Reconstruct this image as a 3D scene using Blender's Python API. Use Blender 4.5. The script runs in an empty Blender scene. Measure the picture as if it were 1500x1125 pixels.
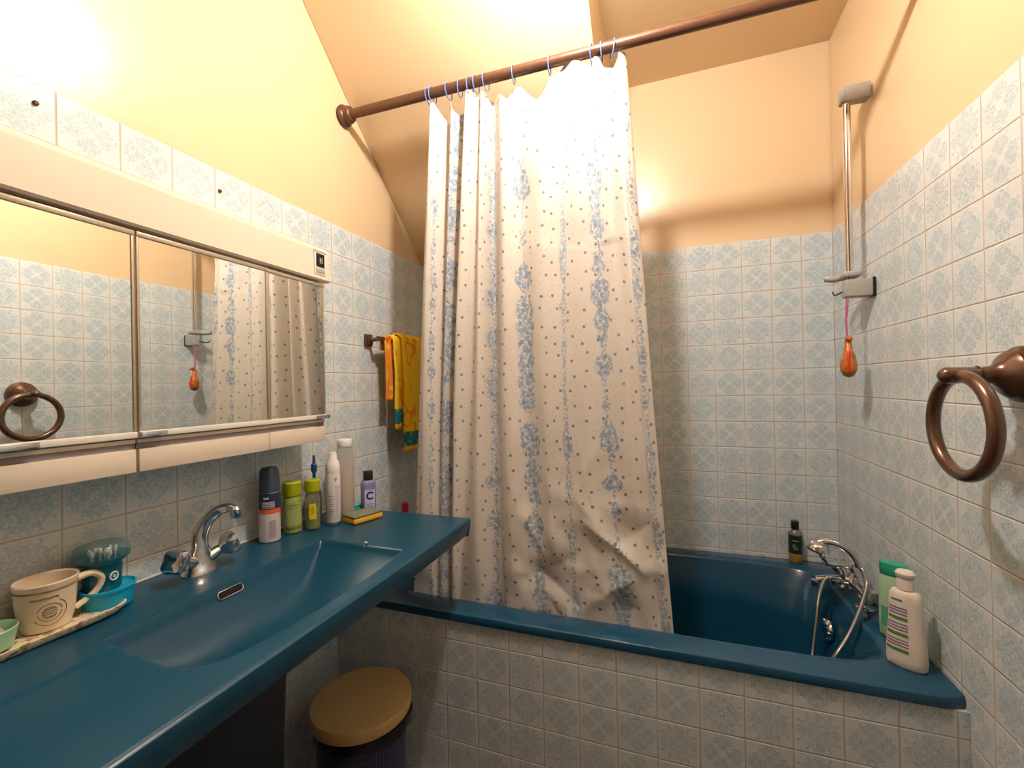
import bpy, bmesh, math, random
from mathutils import Vector, Matrix, noise
PI = math.pi
random.seed(4)
col = bpy.context.scene.collection

# ------------------------------------------------------------------ dimensions
T = .105            # tile pitch
ZT = 1.85           # top of the tiling
W = 16.236 * T      # room width (left wall x=0, right wall x=W), back wall y=0
ZCEIL = 2.585
YF = -3.5          # wall behind the camera
ZC = .867           # washbasin top
ZR = .577           # bath rim
LAMP = (.90, -1.13, 2.485)

# ------------------------------------------------------------------ materials
class N:
    """tiny node builder"""
    def __init__(s, mat):
        mat.use_nodes = True
        s.t = mat.node_tree; s.t.nodes.clear()
        s.out = s.t.nodes.new('ShaderNodeOutputMaterial')
        s.b = s.t.nodes.new('ShaderNodeBsdfPrincipled')
        s.t.links.new(s.b.outputs[0], s.out.inputs[0])
    def put(s, sock, v):
        if isinstance(v, bpy.types.NodeSocket): s.t.links.new(v, sock)
        elif v is not None: sock.default_value = v
    def m(s, op, a, b=None, c=None, clamp=False):
        n = s.t.nodes.new('ShaderNodeMath'); n.operation = op; n.use_clamp = clamp
        s.put(n.inputs[0], a)
        if b is not None: s.put(n.inputs[1], b)
        if c is not None: s.put(n.inputs[2], c)
        return n.outputs[0]
    def step(s, x, lo, hi):
        n = s.t.nodes.new('ShaderNodeMapRange'); n.interpolation_type = 'SMOOTHSTEP'
        s.put(n.inputs[0], x); n.inputs[1].default_value = lo; n.inputs[2].default_value = hi
        n.inputs[3].default_value = 0; n.inputs[4].default_value = 1
        return n.outputs[0]
    def mix(s, f, a, b):
        n = s.t.nodes.new('ShaderNodeMix'); n.data_type = 'RGBA'
        s.put(n.inputs[0], f)
        for i, v in ((6, a), (7, b)):
            if isinstance(v, (tuple, list)): v = (v[0], v[1], v[2], 1)
            s.put(n.inputs[i], v)
        return n.outputs[2]
    def coord(s, kind='Object'):
        n = s.t.nodes.new('ShaderNodeTexCoord'); return n.outputs[kind]
    def uv(s): return s.coord('UV')
    def sep(s, v):
        n = s.t.nodes.new('ShaderNodeSeparateXYZ'); s.t.links.new(v, n.inputs[0]); return n.outputs
    def comb(s, x, y, z=0.0):
        n = s.t.nodes.new('ShaderNodeCombineXYZ')
        s.put(n.inputs[0], x); s.put(n.inputs[1], y); s.put(n.inputs[2], z); return n.outputs[0]
    def noise(s, v, scale, detail=2, rough=.5):
        n = s.t.nodes.new('ShaderNodeTexNoise'); s.t.links.new(v, n.inputs['Vector'])
        n.inputs['Scale'].default_value = scale; n.inputs['Detail'].default_value = detail
        n.inputs['Roughness'].default_value = rough
        return n.outputs[0]
    def vor(s, v, scale, rnd=1.0, feature='F1', out='Distance', dims='3D'):
        n = s.t.nodes.new('ShaderNodeTexVoronoi'); n.feature = feature; n.voronoi_dimensions = dims
        s.t.links.new(v, n.inputs['Vector']); n.inputs['Scale'].default_value = scale
        n.inputs['Randomness'].default_value = rnd
        return n.outputs[out]
    def bump(s, h, strength=.3, dist=.002):
        n = s.t.nodes.new('ShaderNodeBump'); n.inputs['Strength'].default_value = strength
        n.inputs['Distance'].default_value = dist
        s.put(n.inputs['Height'], h); s.t.links.new(n.outputs[0], s.b.inputs['Normal'])
    def set(s, **k):
        names = dict(color='Base Color', rough='Roughness', metal='Metallic', trans='Transmission Weight',
                     ior='IOR', coat='Coat Weight', coatr='Coat Roughness', sss='Subsurface Weight',
                     emit='Emission Color', estr='Emission Strength', alpha='Alpha', spec='Specular IOR Level')
        for kk, v in k.items():
            if isinstance(v, (tuple, list)) and len(v) == 3: v = (*v, 1)
            s.put(s.b.inputs[names[kk]], v)

def simple(name, color, rough=.4, metal=0, vary=.06, bumpy=0, bscale=60, **k):
    m = bpy.data.materials.new(name); n = N(m)
    co = n.coord()
    nz = n.noise(co, bscale, 3)
    dark = tuple(c * (1 - vary) for c in color); lite = tuple(min(1, c * (1 + vary)) for c in color)
    n.set(color=n.mix(nz, dark, lite), rough=rough, metal=metal, **k)
    if bumpy: n.bump(nz, bumpy, .002)
    return m

def tile_material(name, axis, ou, ov):
    """glazed tiles with a folded floral print; axis = which world axis runs along the wall"""
    m = bpy.data.materials.new(name); n = N(m)
    x, y, z = n.sep(n.coord())
    a = {'x': x, 'y': y}[axis]
    U = n.m('ADD', n.m('DIVIDE', a, T), -ou)
    V = n.m('ADD', n.m('DIVIDE', z, T), -ov)
    fu = n.m('SUBTRACT', n.m('FRACT', U), .5); fv = n.m('SUBTRACT', n.m('FRACT', V), .5)
    au = n.m('ABSOLUTE', fu); av = n.m('ABSOLUTE', fv)
    hi = n.m('MAXIMUM', au, av); lo = n.m('MINIMUM', au, av)
    # hand-made wobble so that no two tiles are the same
    cell = n.comb(n.m('FLOOR', U), n.m('FLOOR', V))
    wn = n.t.nodes.new('ShaderNodeTexWhiteNoise'); n.t.links.new(cell, wn.inputs['Vector'])
    rnd = wn.outputs['Value']
    q = n.comb(n.m('ADD', hi, 3.1), lo, n.m('MULTIPLY', rnd, .12))
    wob = n.comb(fu, fv, n.m('MULTIPLY', rnd, 7.0))
    n1 = n.noise(q, 13, 3); n2 = n.noise(q, 10, 1); n3 = n.noise(wob, 8, 3)
    # four petals along the axes
    dx = n.m('SUBTRACT', hi, .27)
    d = n.m('SQRT', n.m('ADD', n.m('MULTIPLY', dx, dx), n.m('MULTIPLY', n.m('MULTIPLY', lo, lo), .8)))
    petal = n.m('SUBTRACT', 1.0, n.step(n.m('ADD', d, n.m('MULTIPLY', n.m('SUBTRACT', n1, .5), .46)), .180, .215))
    lines = n.m('SUBTRACT', 1.0, n.step(n.m('ABSOLUTE', n.m('SUBTRACT', n.m('ADD', n2, n.m('MULTIPLY', n3, .25)), .62)), .016, .042))
    lines2 = n.m('SUBTRACT', 1.0, n.step(n.m('ABSOLUTE', n.m('SUBTRACT', n.m('ADD', n1, n.m('MULTIPLY', n3, .3)), .64)), .012, .036))
    fld = n.mix(petal, (.67, .705, .715), (.42, .535, .60))
    wash = n.step(n3, .35, .7)
    fld = n.mix(n.m('MULTIPLY', wash, .4), fld, (.57, .65, .69))
    ln = n.m('MAXIMUM', lines, lines2)
    fld = n.mix(n.m('MULTIPLY', ln, .75), fld, (.76, .765, .755))
    border = n.step(hi, .445, .47)
    fld = n.mix(border, fld, (.72, .735, .725))
    # grout
    edge = n.step(hi, .487, .494)
    gn = n.noise(n.coord(), 14, 2)
    grout = n.mix(gn, (.40, .34, .28), (.64, .59, .52))
    colr = n.mix(edge, fld, grout)
    n.set(color=colr, rough=n.m('ADD', n.m('MULTIPLY', edge, .55), .20), coat=.0, spec=.5)
    tilt = n.m('ADD', n.m('MULTIPLY', fu, n.m('SUBTRACT', rnd, .5)), n.m('MULTIPLY', fv, n.m('SUBTRACT', n.m('FRACT', n.m('MULTIPLY', rnd, 7.7)), .5)))
    h = n.m('ADD', n.m('MULTIPLY', n.m('SUBTRACT', 1.0, n.step(hi, .474, .494)), 1.0), n.m('MULTIPLY', tilt, .35))
    h = n.m('ADD', h, n.m('MULTIPLY', n.noise(n.coord(), 40, 1), .12))
    n.bump(h, .8, .0016)
    return m

def paint_material(name, color):
    m = bpy.data.materials.new(name); n = N(m); co = n.coord()
    big = n.noise(co, 1.7, 3); fine = n.noise(co, 24, 4)
    c = n.mix(big, tuple(v * .94 for v in color), tuple(min(1, v * 1.05) for v in color))
    n.set(color=c, rough=.30, spec=.5)
    n.bump(n.m('ADD', n.m('MULTIPLY', fine, .5), n.m('MULTIPLY', big, 3.0)), .35, .004)
    return m

M = {}
M['paint'] = paint_material('cream gloss paint', (.765, .565, .345))
M['tile_left'] = tile_material('tile left', 'y', -14.2295 % 1, (ZT / T + .107) % 1)
M['tile_right'] = tile_material('tile right', 'y', -8.0478 % 1, (ZT / T) % 1)
M['tile_back'] = tile_material('tile back', 'x', (W / T + .016) % 1, (ZT / T) % 1)
M['tile_panel'] = tile_material('tile panel', 'x', (W / T - 12.193) % 1, (ZT / T - 12.98) % 1)
M['enamel'] = simple('blue enamel', (.007, .060, .125), .16, vary=.12, bscale=5, coat=.1, coatr=.08)
M['basin'] = simple('blue moulded resin', (.0055, .056, .108), .3, vary=.18, bscale=4, coat=.08, coatr=.16, spec=.35)
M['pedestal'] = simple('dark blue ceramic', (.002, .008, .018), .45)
M['white'] = simple('off white plastic', (.80, .74, .66), .35, vary=.02)
M['cream_lacquer'] = simple('cream lacquer', (.76, .65, .52), .32, vary=.02)
M['groove'] = simple('grey groove', (.25, .22, .24), .6)
M['trim_metal'] = simple('champagne aluminium', (.42, .35, .26), .4, .35)
M['mirror'] = simple('mirror glass', (.90, .93, .91), .015, 1, vary=.005)
M['chrome'] = simple('chrome', (.72, .72, .74), .09, 1, vary=.03)
M['bronze'] = simple('brown bronze', (.105, .045, .022), .27, .35, vary=.35, bscale=22, coat=.5, coatr=.2)
M['rod'] = simple('brown rod', (.125, .055, .03), .35, .25, vary=.15)
M['ring_blue'] = simple('blue plastic ring', (.12, .22, .62), .3)
M['floor'] = simple('floor tile', (.10, .075, .06), .4, bscale=8, vary=.2)
M['dull_wall'] = simple('dim plaster', (.30, .22, .13), .8)
M['wood_door'] = simple('brown door', (.14, .07, .03), .5, vary=.2)
M['black'] = simple('black plastic', (.008, .008, .009), .3)
M['darkhole'] = simple('dark opening', (.003, .003, .003), .9)
M['grey_plastic'] = simple('grey plastic', (.40, .38, .35), .35)
M['rust'] = simple('rusty screw', (.10, .05, .03), .7)

# ------------------------------------------------------------------ mesh helpers
def link(o, parent=None):
    col.objects.link(o)
    if parent is not None: o.parent = parent
    return o

def obj(name, bm, mat, parent=None, smooth=True, label=None, mods=None):
    bmesh.ops.recalc_face_normals(bm, faces=bm.faces)
    me = bpy.data.meshes.new(name); bm.to_mesh(me); bm.free()
    mats = mat if isinstance(mat, (list, tuple)) else [mat]
    for mm in mats: me.materials.append(mm)
    if smooth:
        for p in me.polygons: p.use_smooth = True
        try: me.set_sharp_from_angle(angle=math.radians(38))
        except Exception: pass
    o = bpy.data.objects.new(name, me); link(o, parent)
    if label: o['label'] = label
    return o

def thing(name, label, cat, loc=(0, 0, 0), rot=(0, 0, 0), group=None):
    o = bpy.data.objects.new(name, None); col.objects.link(o)
    o.location = loc; o.rotation_euler = rot; o.empty_display_size = .05
    o['label'] = label; o['category'] = cat
    if group: o['group'] = group
    return o

def tag(o, label, cat, group=None):
    o['label'] = label; o['category'] = cat
    if group: o['group'] = group
    return o

def struct(o):
    o['kind'] = 'structure'; return o

def nb(): return bmesh.new()

def box(bm, a, b, bev=0, seg=2, mi=0):
    vs = [bm.verts.new((x, y, z)) for x in (a[0], b[0]) for y in (a[1], b[1]) for z in (a[2], b[2])]
    fs = [(0, 1, 3, 2), (4, 6, 7, 5), (0, 4, 5, 1), (2, 3, 7, 6), (0, 2, 6, 4), (1, 5, 7, 3)]
    ff = [bm.faces.new([vs[i] for i in f]) for f in fs]
    for f in ff: f.material_index = mi
    bmesh.ops.recalc_face_normals(bm, faces=ff)
    if bev:
        es = list({e for f in ff for e in f.edges})
        bmesh.ops.bevel(bm, geom=es, offset=bev, segments=seg, affect='EDGES', profile=.5)
    return bm

def loft(bm, loops, cap0=True, cap1=True, close=True, mi=0):
    rows = [[bm.verts.new(p) for p in L] for L in loops]
    n = len(rows[0])
    for a, b in zip(rows, rows[1:]):
        for i in range(n if close else n - 1):
            j = (i + 1) % n
            f = bm.faces.new((a[i], a[j], b[j], b[i])); f.material_index = mi
    if cap0: bm.faces.new(rows[0][::-1]).material_index = mi
    if cap1: bm.faces.new(rows[-1]).material_index = mi
    return rows

def lathe(bm, prof, c=(0, 0, 0), seg=32, sx=1, sy=1, cap0=True, cap1=True, axis='z', mi=0, p=2.0):
    """prof = [(r, h)] from bottom to top; (sx, sy) make it elliptical; p>2 squares the section"""
    loops = []
    for r, h in prof:
        L = []
        for i in range(seg):
            t = 2 * PI * i / seg
            cx, sn = math.cos(t), math.sin(t)
            if p != 2.0:
                k = (abs(cx) ** p + abs(sn) ** p) ** (-1 / p); cx *= k; sn *= k
            q = (r * cx * sx, r * sn * sy, h)
            if axis == 'x': q = (h, r * cx * sx, r * sn * sy)
            if axis == 'y': q = (r * cx * sx, h, r * sn * sy)
            L.append((q[0] + c[0], q[1] + c[1], q[2] + c[2]))
        loops.append(L)
    loft(bm, loops, cap0, cap1, mi=mi)
    return bm

def smooth_path(pts, n=8):
    """Catmull-Rom through the points"""
    P = [Vector(p) for p in pts]; out = []
    for i in range(len(P) - 1):
        a = P[i - 1] if i else P[0] * 2 - P[1]; b, c = P[i], P[i + 1]
        d = P[i + 2] if i + 2 < len(P) else P[-1] * 2 - P[-2]
        for k in range(n):
            t = k / n
            out.append(.5 * ((2 * b) + (c - a) * t + (2 * a - 5 * b + 4 * c - d) * t * t + (3 * b - a - 3 * c + d) * t ** 3))
    out.append(P[-1]); return out

def tube(bm, pts, r, seg=12, caps=True, closed=False, mi=0, flat=1.0):
    pts = [Vector(p) for p in pts]; n = len(pts)
    rs = r if isinstance(r, (list, tuple)) else [r] * n
    if len(rs) != n:
        rs = [rs[min(len(rs) - 1, int(i / (n - 1) * (len(rs) - 1)))] + (rs[min(len(rs) - 1, int(i / (n - 1) * (len(rs) - 1)) + 1)] - rs[min(len(rs) - 1, int(i / (n - 1) * (len(rs) - 1)))]) * ((i / (n - 1) * (len(rs) - 1)) % 1) for i in range(n)]
    tan = []
    for i in range(n):
        if closed: t = pts[(i + 1) % n] - pts[i - 1]
        else: t = pts[min(i + 1, n - 1)] - pts[max(i - 1, 0)]
        tan.append(t.normalized())
    up = Vector((0, 0, 1)) if abs(tan[0].z) < .9 else Vector((1, 0, 0))
    nrm = (up - tan[0] * up.dot(tan[0])).normalized(); loops = []
    for i in range(n):
        nrm = (nrm - tan[i] * nrm.dot(tan[i])).normalized(); bi = tan[i].cross(nrm)
        loops.append([pts[i] + (nrm * math.cos(2 * PI * k / seg) + bi * math.sin(2 * PI * k / seg) * flat) * rs[i] for k in range(seg)])
    if closed: loops.append(loops[0]); 
    rows = loft(bm, loops, caps and not closed, caps and not closed, mi=mi)
    if closed: bmesh.ops.remove_doubles(bm, verts=bm.verts, dist=1e-6)
    return bm

def arc(c, r, a0, a1, n, plane='xy'):
    o = []
    for i in range(n + 1):
        a = a0 + (a1 - a0) * i / n
        u, v = r * math.cos(a), r * math.sin(a)
        o.append({'xy': (c[0] + u, c[1] + v, c[2]), 'yz': (c[0], c[1] + u, c[2] + v), 'xz': (c[0] + u, c[1], c[2] + v)}[plane])
    return o

def sphere(bm, c, r, s=(1, 1, 1), seg=20, rings=12, mi=0):
    prof = [(r * math.sin(PI * (i + .02) / (rings + .04)), -r * math.cos(PI * (i + .02) / (rings + .04))) for i in range(rings + 1)]
    loops = [[(c[0] + q * math.cos(2 * PI * k / seg) * s[0], c[1] + q * math.sin(2 * PI * k / seg) * s[1], c[2] + h * s[2]) for k in range(seg)] for q, h in prof]
    loft(bm, loops, mi=mi); return bm

def interp(tab, x, k):
    if x <= tab[0][0]: return tab[0][k]
    for a, b in zip(tab, tab[1:]):
        if x <= b[0]:
            t = (x - a[0]) / (b[0] - a[0]); return a[k] + (b[k] - a[k]) * t
    return tab[-1][k]

def patch(bm, prof, a0, a1, z0, z1, sx=1, sy=1, off=.0006, na=14, nz=8, skew=0.0, p=2.0, c=(0, 0)):
    """a label lying on a lathed bottle; prof = [(r, h)]"""
    tab = [(h, r) for r, h in prof]
    rows = []
    for j in range(nz + 1):
        row = []
        for i in range(na + 1):
            a = a0 + (a1 - a0) * i / na
            z = z0 + (z1 - z0) * j / nz + skew * (i / na)
            r = interp(tab, z, 1)
            cx, sn = math.cos(a), math.sin(a)
            if p != 2.0:
                k = (abs(cx) ** p + abs(sn) ** p) ** (-1 / p); cx *= k; sn *= k
            row.append((c[0] + (r * sx + off) * cx, c[1] + (r * sy + off) * sn, z))
        rows.append(row)
    loft(bm, rows, False, False, close=False); return bm

def copy_thing(root, loc):
    c = root.copy(); col.objects.link(c); c.location = loc
    for ch in list(root.children):
        d = ch.copy(); col.objects.link(d); d.parent = c
        for g in list(ch.children):
            e = g.copy(); col.objects.link(e); e.parent = d
    return c

def text_mesh(name, s, size, mat, parent, mtx, extrude=.0003):
    cu = bpy.data.curves.new(name, 'FONT'); cu.body = s; cu.size = size; cu.extrude = extrude
    cu.offset = size * .035; cu.align_x = 'CENTER'; cu.align_y = 'CENTER'
    tmp = bpy.data.objects.new(name + 'tmp', cu); col.objects.link(tmp)
    dg = bpy.context.evaluated_depsgraph_get()
    me = bpy.data.meshes.new_from_object(tmp.evaluated_get(dg))
    bpy.data.objects.remove(tmp)
    me.transform(mtx); me.materials.clear(); me.materials.append(mat)
    o = bpy.data.objects.new(name, me); link(o, parent); return o

def sel(cx, cy, hx, hy, z, p, n=120, xoff=0):
    out = []
    for i in range(n):
        a = 2 * PI * (i + .5) / n; c, s = math.cos(a), math.sin(a)
        k = (abs(c) ** p + abs(s) ** p) ** (-1 / p)
        out.append((cx + hx * c * k, cy + hy * s * k, z))
    return out
# ------------------------------------------------------------------ room shell
TH = .06
def wallbox(name, boxes, mats):
    bm = nb()
    for a, b, mi in boxes: box(bm, a, b, 0, mi=mi)
    return struct(obj(name, bm, mats, smooth=False))

ztl = ZT + .107 * T
wallbox('wall_left', [((-TH, YF, 0), (-.006, 0, ZCEIL + .05), 0), ((-.0055, YF, 0), (0, -.0005, ztl), 1)], [M['paint'], M['tile_left']])
wallbox('wall_right', [((W + .006, YF, 0), (W + TH, 0, ZCEIL + .05), 0), ((W, YF, 0), (W + .0055, -.0005, ZT), 1)], [M['paint'], M['tile_right']])
wallbox('wall_back', [((-TH, .006, 0), (W + TH, TH, ZCEIL + .05), 0), ((.0005, 0, 0), (W - .0005, .0055, ZT), 1)], [M['paint'], M['tile_back']])
# the wall behind the camera with a plain door
wallbox('wall_front', [((-TH, YF - TH, 0), (.75, YF, ZCEIL + .05), 0), ((1.5, YF - TH, 0), (W + TH, YF, ZCEIL + .05), 0), ((.75, YF - TH, 2.02), (1.5, YF, ZCEIL + .05), 0)], [M['dull_wall']])
bm = nb(); box(bm, (.751, YF - .05, .002), (1.499, YF - .01, 2.018), .003)
for z0, z1 in ((.15, .95), (1.1, 1.9)): box(bm, (.86, YF - .012, z0), (1.39, YF - .004, z1), .004)
struct(obj('door_1', bm, M['wood_door'], smooth=False))
wallbox('floor', [((-TH, YF - TH, -.05), (W + TH, TH, 0), 0)], [M['floor']])
XD = .902      # dormer cheek
ys = lambda z: (1.718 - z) / .966
# flat ceiling: over the room, and over the dormer on the right
bm = nb()
box(bm, (-TH, YF - TH, ZCEIL), (W + TH, ys(ZCEIL), ZCEIL + .05)); box(bm, (XD, ys(ZCEIL), ZCEIL), (W + TH, TH, ZCEIL + .05))
struct(obj('ceiling', bm, M['paint'], smooth=False))
# sloping roof underside on the left of the dormer, and the dormer cheek
bm = nb()
L = lambda x: [(x, ys(ZCEIL), ZCEIL), (x, ys(ZCEIL), ZCEIL + .05), (x, .05, ZCEIL + .05), (x, .05, 1.718 - .966 * .05), (x, 0, 1.718)]
loft(bm, [L(-.004), L(XD)])
bmesh.ops.triangulate(bm, faces=[f for f in bm.faces if len(f.verts) > 4])
struct(obj('ceiling_slope', bm, M['paint'], smooth=False))

# bath apron
bm = nb(); box(bm, (.0008, -.767, 0), (W - .0008, -.762, ZR - .029)); box(bm, (.0008, -.7615, 0), (W - .0008, -.72, ZR - .03))
struct(obj('wall_tub', bm, [M['tile_panel']], smooth=False))

# two old screws left in the tiling
for (y, z, s) in ((-1.523, 1.822, 'by the wall glare'), (-1.167, 1.805, 'above the mirror cabinet')):
    bm = nb(); lathe(bm, [(.0045, 0), (.0045, .003), (.003, .006)], (0, 0, 0), 12, axis='x')
    o = obj('wall_screw', bm, M['rust']); o.location = (.0002, y, z)
    tag(o, 'small rusty screw in the top tile row ' + ('further left, near the bright glare' if y < -1.4 else 'further right, midway over the cabinet'), 'screw')

# ------------------------------------------------------------------ ceiling lamp (above the frame)
t = thing('ceiling_lamp', 'bare round bulb on a short white ceiling holder', 'lamp', (LAMP[0], LAMP[1], ZCEIL))
bm = nb(); lathe(bm, [(.045, -.012), (.05, -.006), (.05, 0)]); lathe(bm, [(.018, -.05), (.02, -.012)]); obj('holder', bm, M['white'], t)
mb = bpy.data.materials.new('lamp glow'); n = N(mb); n.set(color=(1, .9, .75), emit=(1.0, .945, .88), estr=980.0)
bm = nb(); sphere(bm, (0, 0, LAMP[2] - ZCEIL), .037, seg=24, rings=16); obj('bulb', bm, mb, t)

# ------------------------------------------------------------------ washbasin unit
def basin_depth(x, y):
    """depth of the moulded bowl below the top"""
    y0, y1 = -1.56, -1.034                     # near and far ends
    xb = .190 if True else 0
    xf = .474 - .030 * min(1, abs((y + 1.26) / .29)) ** 2.2    # front lip
    # near front corner is cut round, far end is square
    e0 = (y - y0) / .035; e1 = (y1 - y) / .03
    # bottom-left outline slants: the near end runs from (.186,-1.535) to (.44,-1.565)
    near = y0 + .02 * (1 - (x - .19) / .28)
    cr = .075
    if x > xf - cr and y < near + cr:
        d = math.hypot(x - (xf - cr), y - (near + cr)); edge = cr - d
    else: edge = min(xf - x, y - near)
    edge = min(edge, y1 - y, (x - xb) * 1.0)
    if edge <= 0: return 0
    s = lambda a: 0 if a < 0 else (1 if a > 1 else a * a * (3 - 2 * a))
    dep = .105
    # back wall steep, front sweeps up like a shell, ends rounded
    qa = math.sin(min(1, (x - xb) / .125) * PI / 2) ** .8
    qb = math.sin(min(1, (xf - x) / .135) * PI / 2) ** .9
    qc = math.sin(min(1, max(0, (y1 - y)) / .27) * PI / 2) ** .8
    qd = math.sin(min(1, max(0, (y - near)) / .13) * PI / 2) ** .9
    k = 9.0                                    # soft minimum of the four flanks
    sm = (qa ** -k + qb ** -k + qc ** -k + qd ** -k) ** (-1 / k) if min(qa, qb, qc, qd) > 1e-4 else 0
    return dep * min(1, sm * 1.12) * min(1, edge / .010)
def outline_front(y):                         # front edge x as a function of y
    return .512
t = thing('washbasin', 'long blue moulded washbasin top with sunken bowl under the mirror cabinet', 'washbasin', (0, 0, 0))
bm = nb()
y_near, y_far = -2.12, -.742
NX, NY = 150, 400
xs = [.0012 + (.503 - .0012) * i / NX for i in range(NX + 1)]
yy = [y_near + (y_far - .006 - y_near) * j / NY for j in range(NY + 1)]
grid = []
for j, y in enumerate(yy):
    row = []
    for x in xs:
        # front corner at the far end is slightly cut back
        X = x; Y = y
        if y > -.86: X = x - .007 * (x / .5) * ((y + .86) / .112) ** 2 * .8
        d = basin_depth(X, Y)
        swell = .0016 * math.sin(Y * 9) * math.sin(X * 12)
        if X > .47: swell += .002 * ((X - .47) / .033)
        if Y < -1.53: swell += .005 * min(1, (-1.53 - Y) / .04) / (1 + math.exp((X - .252) / .0022))
        row.append((X, Y, ZC - d + swell * (0 if X < .02 else .5)))
    grid.append(row)
loops = []
for j, row in enumerate(grid):
    y = row[0][1]; lastx, _, lz = row[-1]
    lip = [(lastx + .005, y, lz - .001), (lastx + .0080, y, lz - .004), (lastx + .0085, y, lz - .012), (lastx + .003, y, lz - .046), (lastx - .002, y, lz - .053), (lastx - .03, y, lz - .055)]
    loops.append(row + lip)
rows = [[bm.verts.new(p) for p in L_] for L_ in loops]
for a, b in zip(rows, rows[1:]):
    for i in range(len(a) - 1): bm.faces.new((a[i], a[i + 1], b[i + 1], b[i]))
# far end skirt
prev = rows[-1]
for (dy, dz) in ((.003, -.001), (.005, -.004), (.0058, -.012), (.004, -.045), (0, -.053)):
    cur = []
    for k, v in enumerate(rows[-1]):
        z = v.co.z + dz if k <= NX else max(v.co.z + dz * .2, ZC - .056)
        if k <= NX: z = ZC + dz
        cur.append(bm.verts.new((v.co.x, v.co.y + dy, z)))
    for i in range(len(prev) - 1): bm.faces.new((prev[i], prev[i + 1], cur[i + 1], cur[i]))
    prev = cur
obj('basin_top', bm, M['basin'], t)
# underside of the bowl
bm = nb()
def pan(x0, x1, y0, y1, z, q): return [((x0 + x1) / 2 + (a[0] - 0) , (y0 + y1) / 2 + a[1], z) for a in sel(0, 0, (x1 - x0) / 2, (y1 - y0) / 2, z, q, 64)]
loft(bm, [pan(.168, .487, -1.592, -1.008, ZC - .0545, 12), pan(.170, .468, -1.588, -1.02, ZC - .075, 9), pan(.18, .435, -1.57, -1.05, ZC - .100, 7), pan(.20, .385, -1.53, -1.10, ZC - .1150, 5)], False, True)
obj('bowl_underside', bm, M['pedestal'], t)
bm = nb()
pts = [(.19 + .0, -1.33, 0)]
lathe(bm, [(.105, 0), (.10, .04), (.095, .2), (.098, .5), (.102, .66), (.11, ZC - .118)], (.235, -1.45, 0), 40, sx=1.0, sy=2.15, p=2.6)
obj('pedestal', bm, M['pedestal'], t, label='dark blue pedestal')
# overflow slot
bm = nb()
L1 = []
for i in range(28):
    a = 2 * PI * i / 28
    k = .020 if math.cos(a) > 0 else -.020
    L1.append((k + .0065 * math.cos(a), .0065 * math.sin(a)))
def slot(off, g): return [(.2000 + off - b * .5, -1.309 + a * g, .848 + b * g) for a, b in L1]
loft(bm, [slot(-.004, 1.0), slot(.0015, 1.0)])
obj('overflow_slot', bm, M['darkhole'], t)
bm = nb(); tube(bm, slot(.0012, 1.08), .0011, 8, closed=True); obj('overflow_rim', bm, M['chrome'], t)
bm = nb(); lathe(bm, [(.022, 0), (.023, .002), (.012, .004), (.002, .004)], (.32, -1.36, ZC - .1045), 24); obj('drain', bm, M['chrome'], t)
# silicone joint
bm = nb(); tube(bm, [(.003, y_near, ZC + .001), (.003, -.75, ZC + .001)], .0028, 8); obj('sealant', bm, M['white'], t)

# basin tap
t = thing('basin_tap', 'chrome two-handled basin tap with tall curved spout behind the bowl', 'tap', (.085, -1.292, ZC + .0005))
bm = nb()
lathe(bm, [(.031, 0), (.031, .005), (.026, .012), (.020, .03), (.018, .045), (.0165, .055)], (0, 0, 0), 28, sx=.9, sy=1.25)
for s in (-1, 1): tube(bm, [(0, 0, .022), (.004, s * .028, .034), (.006, s * .04, .040)], [.014, .0135, .012], 16)
obj('tap_body', bm, M['chrome'], t)
bm = nb()
tube(bm, smooth_path([(0, 0, .045), (-.002, .002, .082), (.004, .012, .112), (.022, .028, .134), (.042, .036, .140), (.057, .042, .136)], 6), [.0150, .0140, .0128, .0115, .0105, .0100], 18, flat=1.25)
lathe(bm, [(.0105, -.014), (.0118, -.008), (.0118, .006), (.006, .012)], (.059, .0430, .132), 20)
obj('spout', bm, M['chrome'], t)
for s in (-1, 1):
    bm = nb()
    loops = []
    ax = Vector((.35, s * 1.0, .42)).normalized(); u = ax.orthogonal().normalized(); v = ax.cross(u)
    for (h, r) in ((0, .009), (.008, .013), (.018, .023), (.034, .0270), (.042, .023), (.044, .010)):
        loops.append([Vector((.006, s * .036, .038)) + ax * h + (u * math.cos(2 * PI * k / 24) + v * math.sin(2 * PI * k / 24)) * r * (1 + .12 * math.cos(4 * 2 * PI * k / 24) * (h > .01)) for k in range(24)])
    loft(bm, loops); obj('handle', bm, M['chrome'], t)

# ------------------------------------------------------------------ mirror cabinet
t = thing('mirror_cabinet', 'wide cream wall cabinet with three mirror doors above the washbasin', 'cabinet', (0, 0, 0))
yl, yr = -1.640, -.937
bm = nb(); box(bm, (.0012, yl, 1.135), (.112, yr, 1.60), .002); obj('carcass', bm, M['cream_lacquer'], t)
bm = nb()
L = [(.0012, 1.612), (.0012, 1.702), (.118, 1.706), (.129, 1.699), (.133, 1.69), (.136, 1.607), (.132, 1.602), (.05, 1.602)]
loft(bm, [[(x, yl - .006, z) for x, z in L], [(x, yr + .014, z) for x, z in L]])
obj('light_pelmet', bm, M['cream_lacquer'], t, smooth=False)
sw = nb(); box(sw, (.1335, -.985, 1.618), (.1375, -.940, 1.692), .0012); so = obj('socket_plate', sw, M['white'], t)
so.rotation_euler = (0, 0, 0)
for nm, z0, z1, mt in (('shaver_socket', 1.641, 1.680, 'black'), ('switch', 1.624, 1.637, 'grey_plastic')):
    b2 = nb(); box(b2, (.1376, -.979, z0), (.1392, -.947, z1), .0006); obj(nm, b2, M[mt], so)
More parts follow.
